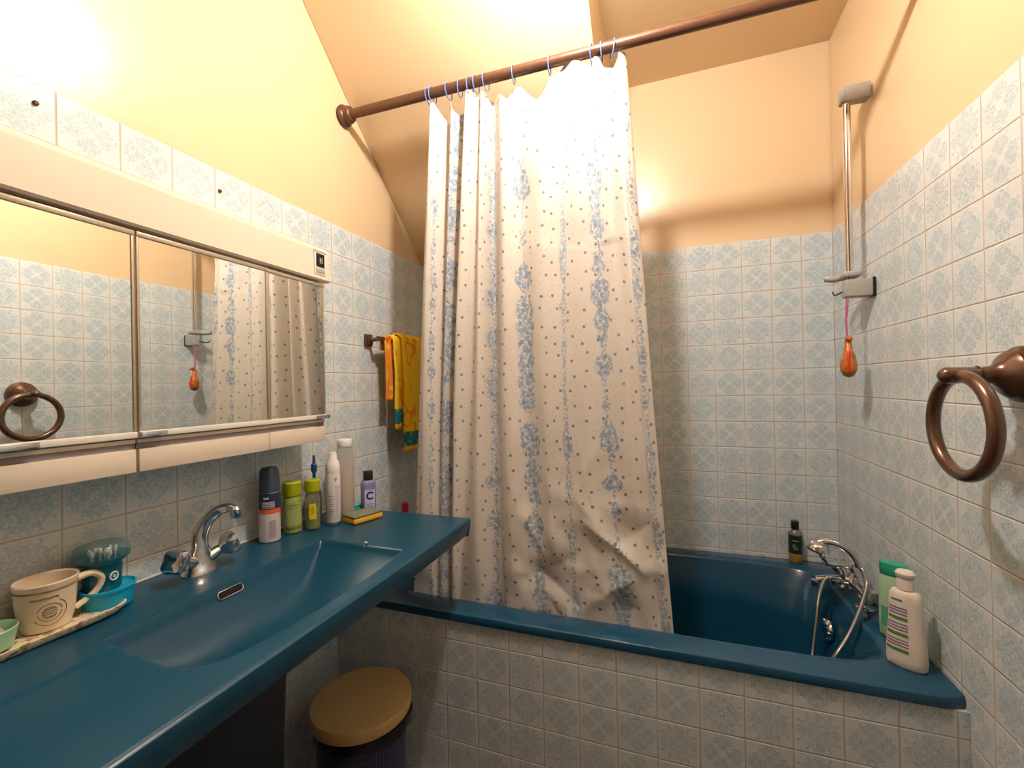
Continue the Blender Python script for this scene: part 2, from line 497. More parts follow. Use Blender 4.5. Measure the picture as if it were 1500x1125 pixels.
b2 = nb(); box(b2, (.1392, -.966, 1.655), (.1396, -.962, 1.668)); box(b2, (.1392, -.958, 1.652), (.1396, -.9555, 1.668)); box(b2, (.1392, -.967, 1.652), (.1396, -.955, 1.654)); obj('socket_marking', b2, M['grey_plastic'], so, smooth=False)
b2 = nb(); box(b2, (.1365, -.986, 1.683), (.1385, -.938, 1.689), .0005); obj('socket_brow', b2, M['grey_plastic'], so)
tilts = (0.0, .0, 0.0)
for i, (y0, y1) in enumerate(((yl, -1.4365), (-1.4355, -1.1385), (-1.1375, yr))):
    d = bpy.data.objects.new('door', None); link(d, t); d.location = (.112, y0, 0); d.rotation_euler = (0, 0, (0, -.0165, 0)[i])
    w = y1 - y0 - .002
    bm = nb(); box(bm, (.001, .001, 1.192), (.0118, w, 1.596), .001)
    obj('door_panel', bm, M['cream_lacquer'], d)
    bm = nb(); box(bm, (.0120, .006, 1.205), (.0130, w - .005, 1.586)); obj('mirror', bm, M['mirror'], d, smooth=False)
    bm = nb()
    box(bm, (.0119, .0005, 1.586), (.0165, w, 1.5955), .001)
    for ya in (.0005, w - .0055): box(bm, (.0119, ya, 1.204), (.0155, ya + .005, 1.5855), .001)
    obj('door_frame', bm, M['trim_metal'], d)
    bm = nb(); box(bm, (.0119, .0005, 1.1925), (.0175, w, 1.2045), .0015)
    obj('bottom_frame', bm, M['white'], d)
    ha = (.0, .045) if i < 2 else (w - .04, w + .004)
    if i == 0: ha = (.005, .057)
    bm = nb(); box(bm, (.0176, ha[0], 1.2005), (.027, ha[1], 1.2035), .001); box(bm, (.0245, ha[0], 1.193), (.027, ha[1], 1.2025), .0008)
    obj('door_handle', bm, M['chrome'], d)
    bm = nb(); box(bm, (.001, .0012, 1.182), (.010, w, 1.190), .001); box(bm, (.001, .0012, 1.126), (.014, w - .0012, 1.1705), .0015)
    obj('fascia', bm, M['cream_lacquer'], d)
    bm = nb(); box(bm, (.001, .0006, 1.171), (.0055, w, 1.1815)); obj('groove_strip', bm, M['groove'], d, smooth=False)

# ------------------------------------------------------------------ bath
t = thing('bathtub', 'deep blue enamelled bathtub behind the shower curtain, built into tiling', 'bathtub', (0, 0, 0))
bm = nb()
ox, oy, ohx, ohy = W / 2, -.389, W / 2 - .0015, .3865
ix, iy, ihx, ihy = .852, -.382, .760, .300
LL = [sel(ox, oy, ohx, ohy - .012, ZR - .030, 60), sel(ox, oy, ohx, ohy - .002, ZR - .026, 60), sel(ox, oy, ohx, ohy, ZR - .012, 60), sel(ox, oy, ohx, ohy - .003, ZR - .003, 60), sel(ox, oy, ohx - .001, ohy - .008, ZR, 60),
      sel(ix, iy, ihx + .010, ihy + .010, ZR, 9), sel(ix, iy, ihx + .004, ihy + .004, ZR - .002, 9), sel(ix, iy, ihx, ihy, ZR - .007, 8.5), sel(ix, iy, ihx - .004, ihy - .004, ZR - .03, 8),
      sel(ix + .01, iy - .003, ihx - .03, ihy - .026, ZR - .06, 6), sel(ix + .02, iy - .003, ihx - .06, ihy - .04, ZR - .16, 5), sel(ix + .04, iy, ihx - .11, ihy - .06, ZR - .30, 4.5), sel(ix + .05, iy, ihx - .15, ihy - .085, ZR - .385, 4), sel(ix + .06, iy, ihx - .22, ihy - .14, ZR - .41, 3.5), sel(ix + .06, iy, .2, .06, ZR - .415, 3)]
loft(bm, LL, False, True)
obj('tub_shell', bm, M['enamel'], t)
bm = nb(); lathe(bm, [(.031, 0), (.033, -.004), (.031, -.012), (.024, -.018), (.012, -.021)], (1.578, -.325, ZR - .105), 28, axis='x'); 
for k in range(6):
    a = k * PI / 3; sphere(bm, (1.566, -.325 + .026 * math.cos(a), ZR - .105 + .026 * math.sin(a)), .008, seg=10, rings=6)
obj('overflow_knob', bm, M['chrome'], t)

# bath / shower mixer on the tap end of the rim
t = thing('bath_mixer', 'chrome bath mixer tap mounted on the right end of the bathtub rim', 'mixer tap', (1.655, -.30, ZR + .0005))
bm = nb()
for dy in (-.075, .075): lathe(bm, [(.026, 0), (.026, .005), (.015, .010), (.0135, .035), (.016, .045)], (0, dy, 0), 24)
tube(bm, [(0, -.098, .048), (0, .098, .048)], .0215, 22)
tube(bm, [(0, -.012, .048), (-.01, 0, .058), (0, .0, .075)], .016, 18)
obj('mixer_body', bm, M['chrome'], t)
bm = nb(); tube(bm, smooth_path([(0, 0, .048), (-.03, 0, .052), (-.075, 0, .05), (-.108, 0, .043)], 6), [.0165, .0145, .0125, .012], 18); lathe(bm, [(.0125, .024), (.0135, .034), (.0125, .042)], (-.108, 0, 0), 20)
obj('spout', bm, M['chrome'], t)
for s in (-1, 1):
    bm = nb(); lathe(bm, [(.015, s * .098), (.024, s * .103), (.027, s * .118), (.025, s * .134), (.016, s * .139)], (0, 0, .048), 28, axis='y')
    for k in range(6):
        a = k * PI / 3; tube(bm, [(.026 * math.cos(a), s * .104, .048 + .026 * math.sin(a)), (.024 * math.cos(a), s * .134, .048 + .024 * math.sin(a))], .0055, 8)
    obj('handle', bm, M['chrome'], t)
bm = nb(); tube(bm, [(-.032, 0, .052), (-.034, 0, .085), (-.05, 0, .104)], [.014, .012, .013], 16)
box(bm, (-.085, -.022, .098), (-.015, .022, .108), .004); 
for dy in (-.018, .018): tube(bm, [(-.078, dy, .104), (-.09, dy, .124)], .006, 10)
tube(bm, [(0, 0, .075), (-.012, 0, .105)], .010, 14)
obj('cradle', bm, M['chrome'], t)
bm = nb(); lathe(bm, [(.010, .01), (.0155, .016), (.017, .024), (.0155, .034), (.006, .038)], (-.064, -.030, .030), 20); obj('diverter_knob', bm, M['chrome'], t)
# hand shower with its hose
t = thing('hand_shower', 'chrome hand shower lying on the bath mixer, hose looping into the tub', 'hand shower', (1.56, -.30, ZR + .150))
bm = nb()
hd = Vector((-.28, 0, -.96)).normalized(); u = Vector((0, 1, 0)); v = hd.cross(u)
loops = [[Vector((-.004, 0, .004)) + hd * h + (u * math.cos(2 * PI * k / 28) + v * math.sin(2 * PI * k / 28)) * r for k in range(28)] for h, r in ((-.018, .012), (-.012, .026), (.0, .034), (.010, .036), (.015, .033))]
loft(bm, loops); obj('shower_head', bm, M['chrome'], t)
bm = nb(); loops = [[Vector((-.004, 0, .004)) + hd * h + (u * math.cos(2 * PI * k / 28) + v * math.sin(2 * PI * k / 28)) * r for k in range(28)] for h, r in ((.0152, .029), (.0175, .027))]
loft(bm, loops); obj('spray_plate', bm, M['grey_plastic'], t)
bm = nb(); tube(bm, smooth_path([(-.012, 0, .012), (.02, 0, .022), (.06, -.004, .012), (.088, -.012, -.015), (.100, -.022, -.043)], 6), [.012, .0125, .0118, .0112, .0118], 16)
obj('shower_handle', bm, M['chrome'], t)
mh = bpy.data.materials.new('ribbed metal hose'); n = N(mh)
sx_, sy_, sz_ = n.sep(n.coord()); w_ = n.m('SINE', n.m('MULTIPLY', n.m('ADD', n.m('ADD', sz_, sx_), sy_), 1800.0))
n.set(color=(.62, .60, .58), rough=.22, metal=1.0); n.bump(w_, .5, .0008)
bm = nb(); tube(bm, smooth_path([(.100, -.022, -.043), (.102, -.045, -.052), (.083, -.12, -.064), (.047, -.17, -.120), (.012, -.195, -.18), (-.025, -.20, -.245), (-.055, -.16, -.33), (-.06, -.10, -.37), (-.045, -.07, -.32), (-.03, -.06, -.22), (-.018, -.05, -.14), (.005, -.025, -.095), (.03, -.008, -.09)], 10), .0062, 12)
obj('hose', bm, mh, t)

# ------------------------------------------------------------------ shower rail on the right wall
t = thing('shower_rail', 'chrome vertical shower rail with grey end blocks on the right wall', 'shower rail', (1.644, -.345, 0))
bm = nb(); tube(bm, [(0, 0, 1.60), (0, 0, 2.19)], .0105, 20); obj('rail', bm, M['chrome'], t)
for nm, z0, z1 in (('end_block', 2.145, 2.195), ('end_block', 1.535, 1.59)):
    bm = nb(); box(bm, (-.017, -.019, z0), (W - 1.644 - .0012, .019, z1), .005, 3)
    b = obj(nm, bm, M['grey_plastic'], t)
    if z0 < 2:
        bm = nb(); box(bm, (.052, -.021, z0 - .002), (.0595, .021, z1 + .002), .002); obj('wall_plate', bm, M['black'], b)
bm = nb(); box(bm, (-.022, -.024, 1.596), (.026, .03, 1.616), .007, 3); tube(bm, [(-.01, .02, 1.606), (-.03, .05, 1.606), (-.048, .06, 1.612)], [.012, .011, .010], 14)
obj('slider', bm, M['grey_plastic'], t)
bm = nb(); tube(bm, smooth_path([(-.012, .0, 1.56), (-.02, .03, 1.555), (-.024, .058, 1.556), (-.026, .066, 1.568)], 5), .0028, 10); obj('hook', bm, M['black'], t)

# orange bath ornament hanging from the rail
mo = bpy.data.materials.new('orange glazed ornament'); n = N(mo); co = n.coord()
n.set(color=n.mix(n.step(n.noise(co, 45, 2), .45, .62), (.62, .17, .03), (.32, .12, .02)), rough=.3)
t = thing('hanging_ornament', 'small orange pear-shaped ornament hanging on a pink cord from the rail', 'ornament', (1.630, -.362, 1.345))
t.scale = (1.25, 1.25, 1.3)
bm = nb(); loops = []
for (h, r, dx) in ((-.046, .004, 0), (-.042, .013, 0), (-.030, .0195, 0), (-.014, .0205, 0), (.004, .0165, .0), (.018, .011, .001), (.030, .0095, .003), (.038, .009, .006)):
    loops.append([(dx * .2 + .85 * r * math.cos(2 * PI * k / 20), dx + r * math.sin(2 * PI * k / 20), h) for k in range(20)])
loft(bm, loops)
tube(bm, smooth_path([(.001, .004, .034), (0, .001, .044), (0, -.012, .047), (0, -.021, .042)], 4), [.0080, .007, .0055, .003], 12)
obj('ornament_body', bm, mo, t)
bm = nb(); tube(bm, [(-.005, -.0165, -.034), (-.006, -.0190, -.018), (-.0055, -.0180, -.002), (-.0035, -.0115, .016)], .0030, 8); obj('red_stripe', bm, simple('red glaze', (.7, .05, .01), .25), t)
bm = nb()
for s in (-1, 1): tube(bm, [(.0, .004 + s * .001, .040), (-.002, .004 + s * .0035, .09), (.004, .008 + s * .006, .155), (.012, .010 + s * .010, .208)], .0016, 8)
obj('cord', bm, simple('pink cord', (.45, .12, .26), .5), t)

# ------------------------------------------------------------------ towel ring
t = thing('towel_ring', 'large brown bronze towel ring on a turned wall mount', 'towel ring', (W, -.952, 1.283))
bm = nb(); lathe(bm, [(.050, -.0012), (.052, -.006), (.050, -.014), (.041, -.018), (.043, -.026), (.036, -.034), (.024, -.040), (.016, -.052), (.0145, -.066), (.017, -.070)], (0, 0, 0), 40, axis='x'); tube(bm, [(-.066, 0, 0), (-.112, 0, -.0)], [.0145, .0155], 20)
sphere(bm, (-.112, 0, 0), .0157)
obj('wall_mount', bm, M['bronze'], t)
bm = nb(); c = (-.098, -.008, -.093); tube(bm, arc(c, .091, 0, 2 * PI, 72, 'yz')[:-1], .0118, 18, closed=True); o = obj('ring', bm, M['bronze'], t)

# ------------------------------------------------------------------ towel rail + towel on the left wall
t = thing('towel_rail', 'dark bronze towel rail with square wall block on left wall', 'towel rail', (0, 0, 0))
bm = nb(); box(bm, (.0012, -.598, 1.443), (.012, -.556, 1.490), .003); box(bm, (.010, -.590, 1.452), (.020, -.564, 1.481), .003); tube(bm, [(.015, -.577, 1.467), (.06, -.577, 1.470)], .0085, 14)
obj('wall_block', bm, M['bronze'], t)
bm = nb(); box(bm, (.0012, -.214, 1.443), (.012, -.172, 1.490), .003); tube(bm, [(.010, -.193, 1.467), (.06, -.193, 1.470)], .0085, 14); obj('wall_block', bm, M['bronze'], t)
bm = nb(); tube(bm, [(.06, -.590, 1.470), (.06, -.180, 1.470)], .0095, 16); obj('bar', bm, M['bronze'], t)

def towel_mat(name, base, blob, hem):
    m = bpy.data.materials.new(name); n = N(m); x, y, z = n.sep(n.coord()); 
    co = n.coord()
    b = n.noise(n.comb(n.m('MULTIPLY', y, 1.0), n.m('MULTIPLY', z, .7)), 15, 1)
    ring = n.m('ABSOLUTE', n.m('SUBTRACT', b, .58))
    c = n.mix(n.m('SUBTRACT', 1.0, n.step(ring, .015, .05)), base, blob)
    zz = n.m('SUBTRACT', z, 0.0)
    teal = n.m('MULTIPLY', n.m('GREATER_THAN', z, .022), n.m('LESS_THAN', z, .082))
    tn = n.noise(co, 60, 1)
    tc = n.mix(n.step(tn, .58, .66), (.008, .17, .22), (.35, .45, .05))
    c = n.mix(n.m('MULTIPLY', teal, hem), c, tc)
    n.set(color=c, rough=.95); n.bump(n.noise(co, 500, 2), .6, .002); return m
MT = towel_mat('yellow towel print', (.92, .58, .015), (.88, .26, .015), 1.0)
MT2 = towel_mat('orange towel edge', (.84, .22, .02), (.85, .45, .04), 0.0)
t = thing('beach_towel', 'yellow and orange towel with teal border hanging on the rail', 'towel', (0, 0, 0))
def sheet(name, mat, y0, y1, x0, ztop, zbot, wav, xb=None, thick=.006, taper=0.0):
    """terry sheet that passes over the bar and hangs in front of it"""
    bm = nb(); rows = []
    path = [(.06 - .014, ztop - .05), (.06 - .0135, ztop - .012), (.06 - .008, ztop - .001), (.06, ztop + .003), (.06 + .010, ztop - .001), (x0 - .003, ztop - .014)]
    nseg = 26
    for k in range(nseg + 1): path.append((x0 + (0 if xb is None else (xb - x0) * k / nseg), ztop - .03 - (ztop - .03 - zbot) * k / nseg))
    ny = 24
    for i, (x, z) in enumerate(path):
        f = max(0, (ztop - z) / (ztop - zbot)); row = []
        for j in range(ny + 1):
            s = j / ny; yc = (y0 + y1) / 2 + (s - .5) * (y1 - y0) * (1 - taper * (1 - f) ** 2)
            row.append((x + wav * math.sin(s * 9 + z * 5) * min(1, f * 3), yc + .002 * math.sin(z * 30), z - zbot))
        rows.append(row)
    loft(bm, rows, False, False, close=False)
    o = obj(name, bm, mat, t); o.location = (0, 0, zbot)
    md = o.modifiers.new('Thickness', 'SOLIDIFY'); md.thickness = thick; md.offset = 0
    return o
sheet('towel_fold', MT2, -.557, -.515, .068, 1.478, 1.232, .003)
sheet('towel_fold', MT, -.520, -.455, .081, 1.486, 1.115, .005, .086)
sheet('towel_fold', MT, -.478, -.235, .092, 1.498, 1.02, .007, .100)

# ------------------------------------------------------------------ curtain rod, rings, curtain
YR, ZROD = -.675, 2.277
t = thing('curtain_rod', 'brown metal shower curtain rod with turned end, running wall to wall', 'curtain rod', (0, 0, 0))
bm = nb(); tube(bm, [(.012, YR - .012, ZROD), (W - .012, YR + .012, ZROD)], .0165, 24); obj('rod', bm, M['rod'], t)
for s, x0 in ((1, .0), (-1, W)):
    bm = nb(); lathe(bm, [(.036, s * .0012), (.037, s * .008), (.033, s * .014), (.028, s * .018), (.030, s * .026), (.026, s * .036), (.020, s * .04)], (x0, YR - .012 * s, ZROD), 32, axis='x'); obj('end_flange', bm, M['rod'], t)
RX = [.353, .3662, .426, .4692, .5041, .5263, .5603, .6546, .7733, .904, .9323, .9642]
ringp = None
ord_ = ['leftmost of the twelve, touching its neighbour', 'second from the left, against the first', 'third from the left, beyond the first gap', 'fourth from the left', 'fifth from the left in the gathered cluster', 'sixth from the left in the gathered cluster', 'seventh from left, ending the gathered cluster', 'eighth from the left, alone on the rod', 'ninth from left, before the loose top edge', 'tenth from the left, third from the right', 'eleventh from the left, second from the right', 'rightmost of the twelve, slightly tilted']
for i, x in enumerate(RX):
    if ringp is None:
        bm = nb(); tube(bm, [(.0, .024 * math.cos(a), -.006 + .027 * math.sin(a)) for a in [2 * PI * k / 40 for k in range(40)]], .0017, 8, closed=True)
        ringp = obj('curtain_ring', bm, M['ring_blue']); r = ringp
    else:
        r = ringp.copy(); col.objects.link(r)
    r.location = (x, YR + (x / W - .5) * .024, ZROD - .003); r.rotation_euler = (0, random.uniform(-.06, .06), random.uniform(-.12, .12))
    if i == 11: r.rotation_euler = (0, .1, .35)
    tag(r, 'thin blue curtain ring on the brown rod, ' + ord_[i], 'curtain ring', 'rings along the shower curtain rod')

# fold columns: u, x at the top / middle / bottom, y offset (+ = away from the camera)
CC = [(0, .3464, .286, .2476, 0), (.035, .3596, .3128, .2883, -.02), (.07, .3727, .3394, .3203, -.01), (.13, .4091, .3604, .3361, .03), (.22, .4321, .3812, .3597, -.005), (.25, .46, .3993, .3778, .042), (.285, .4925, .4324, .4035, -.02), (.31, .5293, .4775, .4264, .012), (.34, .5439, .512, .4861, -.015), (.37, .5584, .5506, .5515, .052), (.445, .6153, .6074, .6287, -.015), (.52, .6571, .6763, .7077, .020), (.595, .7403, .7363, .7622, -.01), (.67, .8054, .7989, .8196, .004), (.745, .8476, .8597, .8936, -.012), (.82, .8931, .9226, .9609, .005), (.89, .9295, .9796, 1.0242, -.012), (.945, .974, 1.0187, 1.062, .012), (.965, .985, 1.030, 1.073, -.004), (1.0, 1.0042, 1.0557, 1.0981, .02), (1.03, 1.0004, 1.0482, 1.089, .04)]
def cm(tab, u, k):
    """monotone smooth interpolation of column k"""
    i = 0
    while i < len(tab) - 2 and u > tab[i + 1][0]: i += 1
    def sl(j):
        if j <= 0 or j >= len(tab) - 1: 
            j0 = max(0, min(len(tab) - 2, j)); return (tab[j0 + 1][k] - tab[j0][k]) / (tab[j0 + 1][0] - tab[j0][0]) if k < 4 else 0
        a = (tab[j][k] - tab[j - 1][k]) / (tab[j][0] - tab[j - 1][0]); b = (tab[j + 1][k] - tab[j][k]) / (tab[j + 1][0] - tab[j][0])
        return 0 if a * b <= 0 else 2 * a * b / (a + b)
    h = tab[i + 1][0] - tab[i][0]; s = min(1, max(0, (u - tab[i][0]) / h))
    h00 = 2 * s ** 3 - 3 * s ** 2 + 1; h10 = s ** 3 - 2 * s ** 2 + s; h01 = -2 * s ** 3 + 3 * s ** 2; h11 = s ** 3 - s ** 2
    return h00 * tab[i][k] + h10 * h * sl(i) + h01 * tab[i + 1][k] + h11 * h * sl(i + 1)
# top edge height along u
TOPE = [(0, 2.236), (.035, 2.246), (.06, 2.243), (.10, 2.205), (.14, 2.175), (.20, 2.240), (.235, 2.205), (.262, 2.246), (.29, 2.252), (.305, 2.238), (.33, 2.236), (.345, 2.243), (.37, 2.240), (.42, 2.225), (.47, 2.200), (.515, 2.245), (.53, 2.244), (.56, 2.205), (.585, 2.176), (.605, 2.192), (.635, 2.238), (.66, 2.250), (.70, 2.272), (.76, 2.270), (.82, 2.244), (.835, 2.252), (.86, 2.258), (.885, 2.250), (.905, 2.220), (.93, 2.225), (.955, 2.254), (1.0, 2.262), (1.03, 2.255)]
ZB = .50
def crease(x, z):
    """crumples in the lower right part: a few ridges with straight crests"""
    d = 0
    for (x0, z0, x1, z1, w, a) in ((.80, .56, .98, .70, .030, -.020), (.72, .75, .66, .86, .035, -.014), (.70, .70, .83, .60, .04, .012), (.86, .86, 1.02, .74, .028, -.022), (.83, .93, .90, .85, .030, -.012), (.66, .66, .80, .74, .03, .012), (.86, .66, 1.0, .62, .035, .012), (.92, 1.06, .84, 1.18, .04, -.012), (.95, .80, 1.05, .88, .04, .012), (.74, .60, .78, .54, .03, .012), (.30, 1.28, .37, 1.285, .012, -.006), (.42, 1.30, .40, 1.36, .014, -.006)):
        ex, ez = x1 - x0, z1 - z0; L2 = ex * ex + ez * ez
        s = ((x - x0) * ex + (z - z0) * ez) / L2; sc = min(1, max(0, s))
        q = math.hypot(x - x0 - ex * sc, z - z0 - ez * sc)
        d += a * math.exp(-abs(q) / w) * (.35 + .65 * math.sin(PI * (.15 + .7 * sc)))
    return d
bm = nb(); NU, NV = 420, 190
uvl = bm.loops.layers.uv.new('UVMap'); uvs = bm.loops.layers.uv.new('Stripe'); rows = []
for j in range(NV + 1):
    v = j / NV; row = []
    for i in range(NU + 1):
        u = 1.03 * i / NU
        ztop = cm([(a, b, b, b, b) for a, b in TOPE], u, 1)
        z = ztop + (ZB - ztop) * v
        xt, xm, xb = cm(CC, u, 1), cm(CC, u, 2), cm(CC, u, 3)
        if z > 1.25: s = (z - 1.25) / .95; x = xm + (xt - xm) * s ** 1.05
        else: s = (1.25 - z) / .65; x = xm + (xb - xm) * min(1.2, s)
        dy = cm(CC, u, 4)
        f = (z - ZB) / (2.25 - ZB)
        amp = 1.0 if f > .5 else .55 + .9 * f
        if u > .4: amp *= .6 + .4 * f * 1.2
        y = -.668 + dy * amp + .004 * math.sin(u * 23 + z * 2.1) * (1 - f * .5)
        low = max(0, min(1, (1.15 - z) / .35)) * max(0, min(1, (u - .36) / .12)) * max(0, min(1, (1.02 - u) / .05))
        y += low * (crease(x, z) + .016 * (abs(noise.noise(Vector((x * 6.5, z * 5.2, 1.7)))) - .25) + .006 * noise.noise(Vector((x * 16, z * 13, 5.0))))
        if z > 1.7 and u > .5: y += .006 * noise.noise(Vector((x * 8, z * 7, 3.1)))
        y += .0012 * noise.noise(Vector((x * 40, z * 14, 9.0)))
        # hang inside the tub: below the rim stay behind its front wall
        zb_ = min(1, max(0, (ZR + .16 - z) / .15)); zb_ = zb_ * zb_ * (3 - 2 * zb_)
        ymin = -.705 + .033 * zb_; y = ymin + math.log(1 + math.exp((y - ymin) * 160)) / 160 if y - ymin < .2 else y
        # tuck the folded-over corner of the top edge
        if 0.55 < u < .62 and z > ztop - .035: y += .006
        row.append((bm.verts.new((x, y, z)), u, z))
    rows.append(row)
jm = NV * 55 // 100; arcl = [0.0]
for i in range(NU):
    arcl.append(arcl[-1] + (rows[jm][i + 1][0].co - rows[jm][i][0].co).length)
for a, b in zip(rows, rows[1:]):
    for i in range(NU):
        q = (a[i], a[i + 1], b[i + 1], b[i]); f_ = bm.faces.new([p[0] for p in q])
        for lp, p, ii in zip(f_.loops, q, (i, i + 1, i + 1, i)): lp[uvl].uv = (arcl[ii], p[2]); lp[uvs].uv = (p[1], p[2])
mc = bpy.data.materials.new('printed vinyl curtain'); n = N(mc)
uu, vv, _ = n.sep(n.uv())
P2 = n.comb(uu, vv)
us = n.t.nodes.new('ShaderNodeUVMap'); us.uv_map = 'Stripe'; us_ = n.sep(us.outputs[0])[0]
k_ = n.m('DIVIDE', n.m('SUBTRACT', us_, .07), .15)
kc = n.m('ROUND', k_)
wob = n.m('MULTIPLY', n.m('SUBTRACT', n.noise(n.comb(kc, n.m('MULTIPLY', vv, 1.0)), 9, 2), .5), .016)
ds = n.m('ABSOLUTE', n.m('ADD', n.m('MULTIPLY', n.m('SUBTRACT', k_, kc), .15), wob))
wn = n.noise(n.comb(n.m('MULTIPLY', kc, 3.3), vv), 13, 2)
odd = n.m('PINGPONG', kc, 1.0)
wid = n.m('ADD', n.m('MULTIPLY', n.step(wn, .36, .66), n.m('ADD', .012, n.m('MULTIPLY', odd, .020))), .0040)
band = n.m('SUBTRACT', 1.0, n.step(n.m('SUBTRACT', ds, wid), -.004, .006))
leaf = n.m('SUBTRACT', 1.0, n.step(n.vor(P2, 105, 1.0, dims='2D'), .34, .52))
flower = n.m('SUBTRACT', 1.0, n.step(n.vor(P2, 55, .9, dims='2D'), .34, .46))
hue = n.noise(P2, 42, 2)
blue = n.mix(n.step(hue, .35, .65), (.20, .31, .45), (.38, .52, .70))
cluster = n.m('MULTIPLY', band, n.m('MAXIMUM', n.m('MULTIPLY', leaf, .85), n.m('MULTIPLY', flower, n.step(wid, .008, .016))))
# scattered sprigs between the stripes
dot = n.m('SUBTRACT', 1.0, n.step(n.vor(P2, 20, .6, dims='2D'), .070, .115))
dotc = n.mix(n.step(n.vor(P2, 20, .6, out='Color', dims='2D'), .3, .5), (.22, .16, .20), (.20, .27, .36))
sp = n.m('MULTIPLY', n.m('SUBTRACT', 1.0, n.step(n.vor(P2, 26, .8, dims='2D'), .06, .10)), .45)
base = n.mix(n.noise(P2, 6, 2), (.84, .765, .69), (.88, .81, .74))
c = n.mix(sp, base, (.66, .48, .38)); c = n.mix(n.m('MULTIPLY', dot, .85), c, dotc); c = n.mix(n.m('MULTIPLY', cluster, .82), c, blue)
n.set(color=c, rough=.38, spec=.4)
n.bump(n.noise(n.comb(n.m('MULTIPLY', uu, 3.0), vv), 30, 3), .22, .004)
# let some light through the thin vinyl
tr = n.t.nodes.new('ShaderNodeBsdfTranslucent'); n.t.links.new(c, tr.inputs[0]); mx = n.t.nodes.new('ShaderNodeMixShader'); mx.inputs[0].default_value = .22
n.t.links.new(n.b.outputs[0], mx.inputs[1]); n.t.links.new(tr.outputs[0], mx.inputs[2]); n.t.links.new(mx.outputs[0], n.out.inputs[0])
o = obj('shower_curtain', bm, mc)
md = o.modifiers.new('Thickness', 'SOLIDIFY'); md.thickness = .0012; md.offset = 0
for p in o.data.polygons: p.use_smooth = True
tag(o, 'cream vinyl shower curtain with blue flower stripes hanging inside the tub', 'shower curtain')

# ------------------------------------------------------------------ things on the washbasin, from the left
def glassy(name, color, rough=.08, ior=1.35):
    m = bpy.data.materials.new(name); n = N(m)
    n.set(color=n.mix(n.noise(n.coord(), 20, 1), tuple(c * .95 for c in color), color), rough=rough, trans=.92, ior=ior); return m
# tray
mt = bpy.data.materials.new('flowered dish'); n = N(mt); x, y, z = n.sep(n.coord()); co = n.coord()
rim = n.step(n.noise(co, 95, 2), .56, .62)
c = n.mix(n.m('MULTIPLY', rim, n.m('MULTIPLY', n.m('GREATER_THAN', z, .003), .8)), (.80, .68, .50), (.42, .13, .06))
c = n.mix(n.m('MULTIPLY', n.step(n.noise(co, 60, 1), .62, .68), n.m('GREATER_THAN', z, .003)), c, (.30, .30, .06)); n.set(color=c, rough=.3, coat=.3)
t = thing('tray', 'long cream dish with a red floral border under the mug', 'tray', (.073, -1.612, ZC + .0012))
bm = nb(); 
def rr(hx, hy, z, p=6, n=64): return sel(0, 0, hx, hy, z, p, n)
loft(bm, [rr(.046, .150, 0), rr(.052, .156, .003), rr(.058, .162, .013), rr(.0585, .1625, .016), rr(.056, .160, .0165), rr(.052, .156, .012), rr(.044, .148, .006), rr(.03, .13, .0052)])
obj('dish', bm, mt, t)
# mug
mm = bpy.data.materials.new('cream stoneware'); n = N(mm); x, y, z = n.sep(n.coord()); co = n.coord()
n.set(color=n.mix(n.noise(co, 30, 3), (.74, .60, .42), (.80, .67, .50)), rough=.3, coat=.3)
brown = simple('brown ink', (.20, .12, .03), .5)
t = thing('mug', 'cream mug with a brown round stamp standing on the flowered dish', 'mug', (.064, -1.546, ZC + .0068), (0, 0, 0))
mug_t = t
mp = [(.030, 0), (.036, .002), (.041, .02), (.0445, .05), (.0465, .082), (.0475, .086), (.049, .094), (.0475, .0965), (.0445, .094), (.042, .06), (.038, .02), (.02, .008)]
bm = nb(); lathe(bm, mp, seg=48); mug = obj('cup_body', bm, mm, t)
bm = nb(); lathe(bm, [(.0468, .0805), (.0480, .0815), (.0478, .083), (.0468, .084)], seg=48, cap0=False, cap1=False); obj('rim_line', bm, brown, t)
bm = nb(); tube(bm, smooth_path([(.012, .043, .080), (.018, .066, .083), (.020, .082, .066), (.016, .072, .040), (.010, .041, .020)], 7), [.007, .0068, .0066, .006, .0055], 14, flat=1.3); obj('handle', bm, mm, t)
out = [(.041, .02), (.0445, .05), (.0465, .082)]
def on_mug(a, z): r = interp([(h, q) for q, h in out], z, 1) + .0004; return (r * math.cos(a), r * math.sin(a), z)
bm = nb(); ac = -.30
for rr_, a0, a1 in ((.026, -1.0, 1.0), (.026, 3.6, 5.6), (.0185, .2, 2.9), (.0175, 3.3, 6.2), (.011, .4, 5.8)):
    tube(bm, [on_mug(ac + rr_ * math.cos(a0 + (a1 - a0) * k / 24) / .045, .040 + rr_ * math.sin(a0 + (a1 - a0) * k / 24) * .95) for k in range(25)], .0006, 6)
for zz_, l_ in ((.047, .009), (.042, .011), (.037, .010), (.032, .008)):
    tube(bm, [on_mug(ac + (-1 + 2 * k / 16) * l_ / .045, zz_ + .0009 * math.sin(k * 2.3)) for k in range(17)], .0006, 6)
tube(bm, [on_mug(ac - .62 + .9 * k / 30, .069 + .0018 * math.sin(k * 1.9)) for k in range(31)], .0009, 6)
obj('stamp_print', bm, brown, t)
t.scale = (.86, .86, .88)
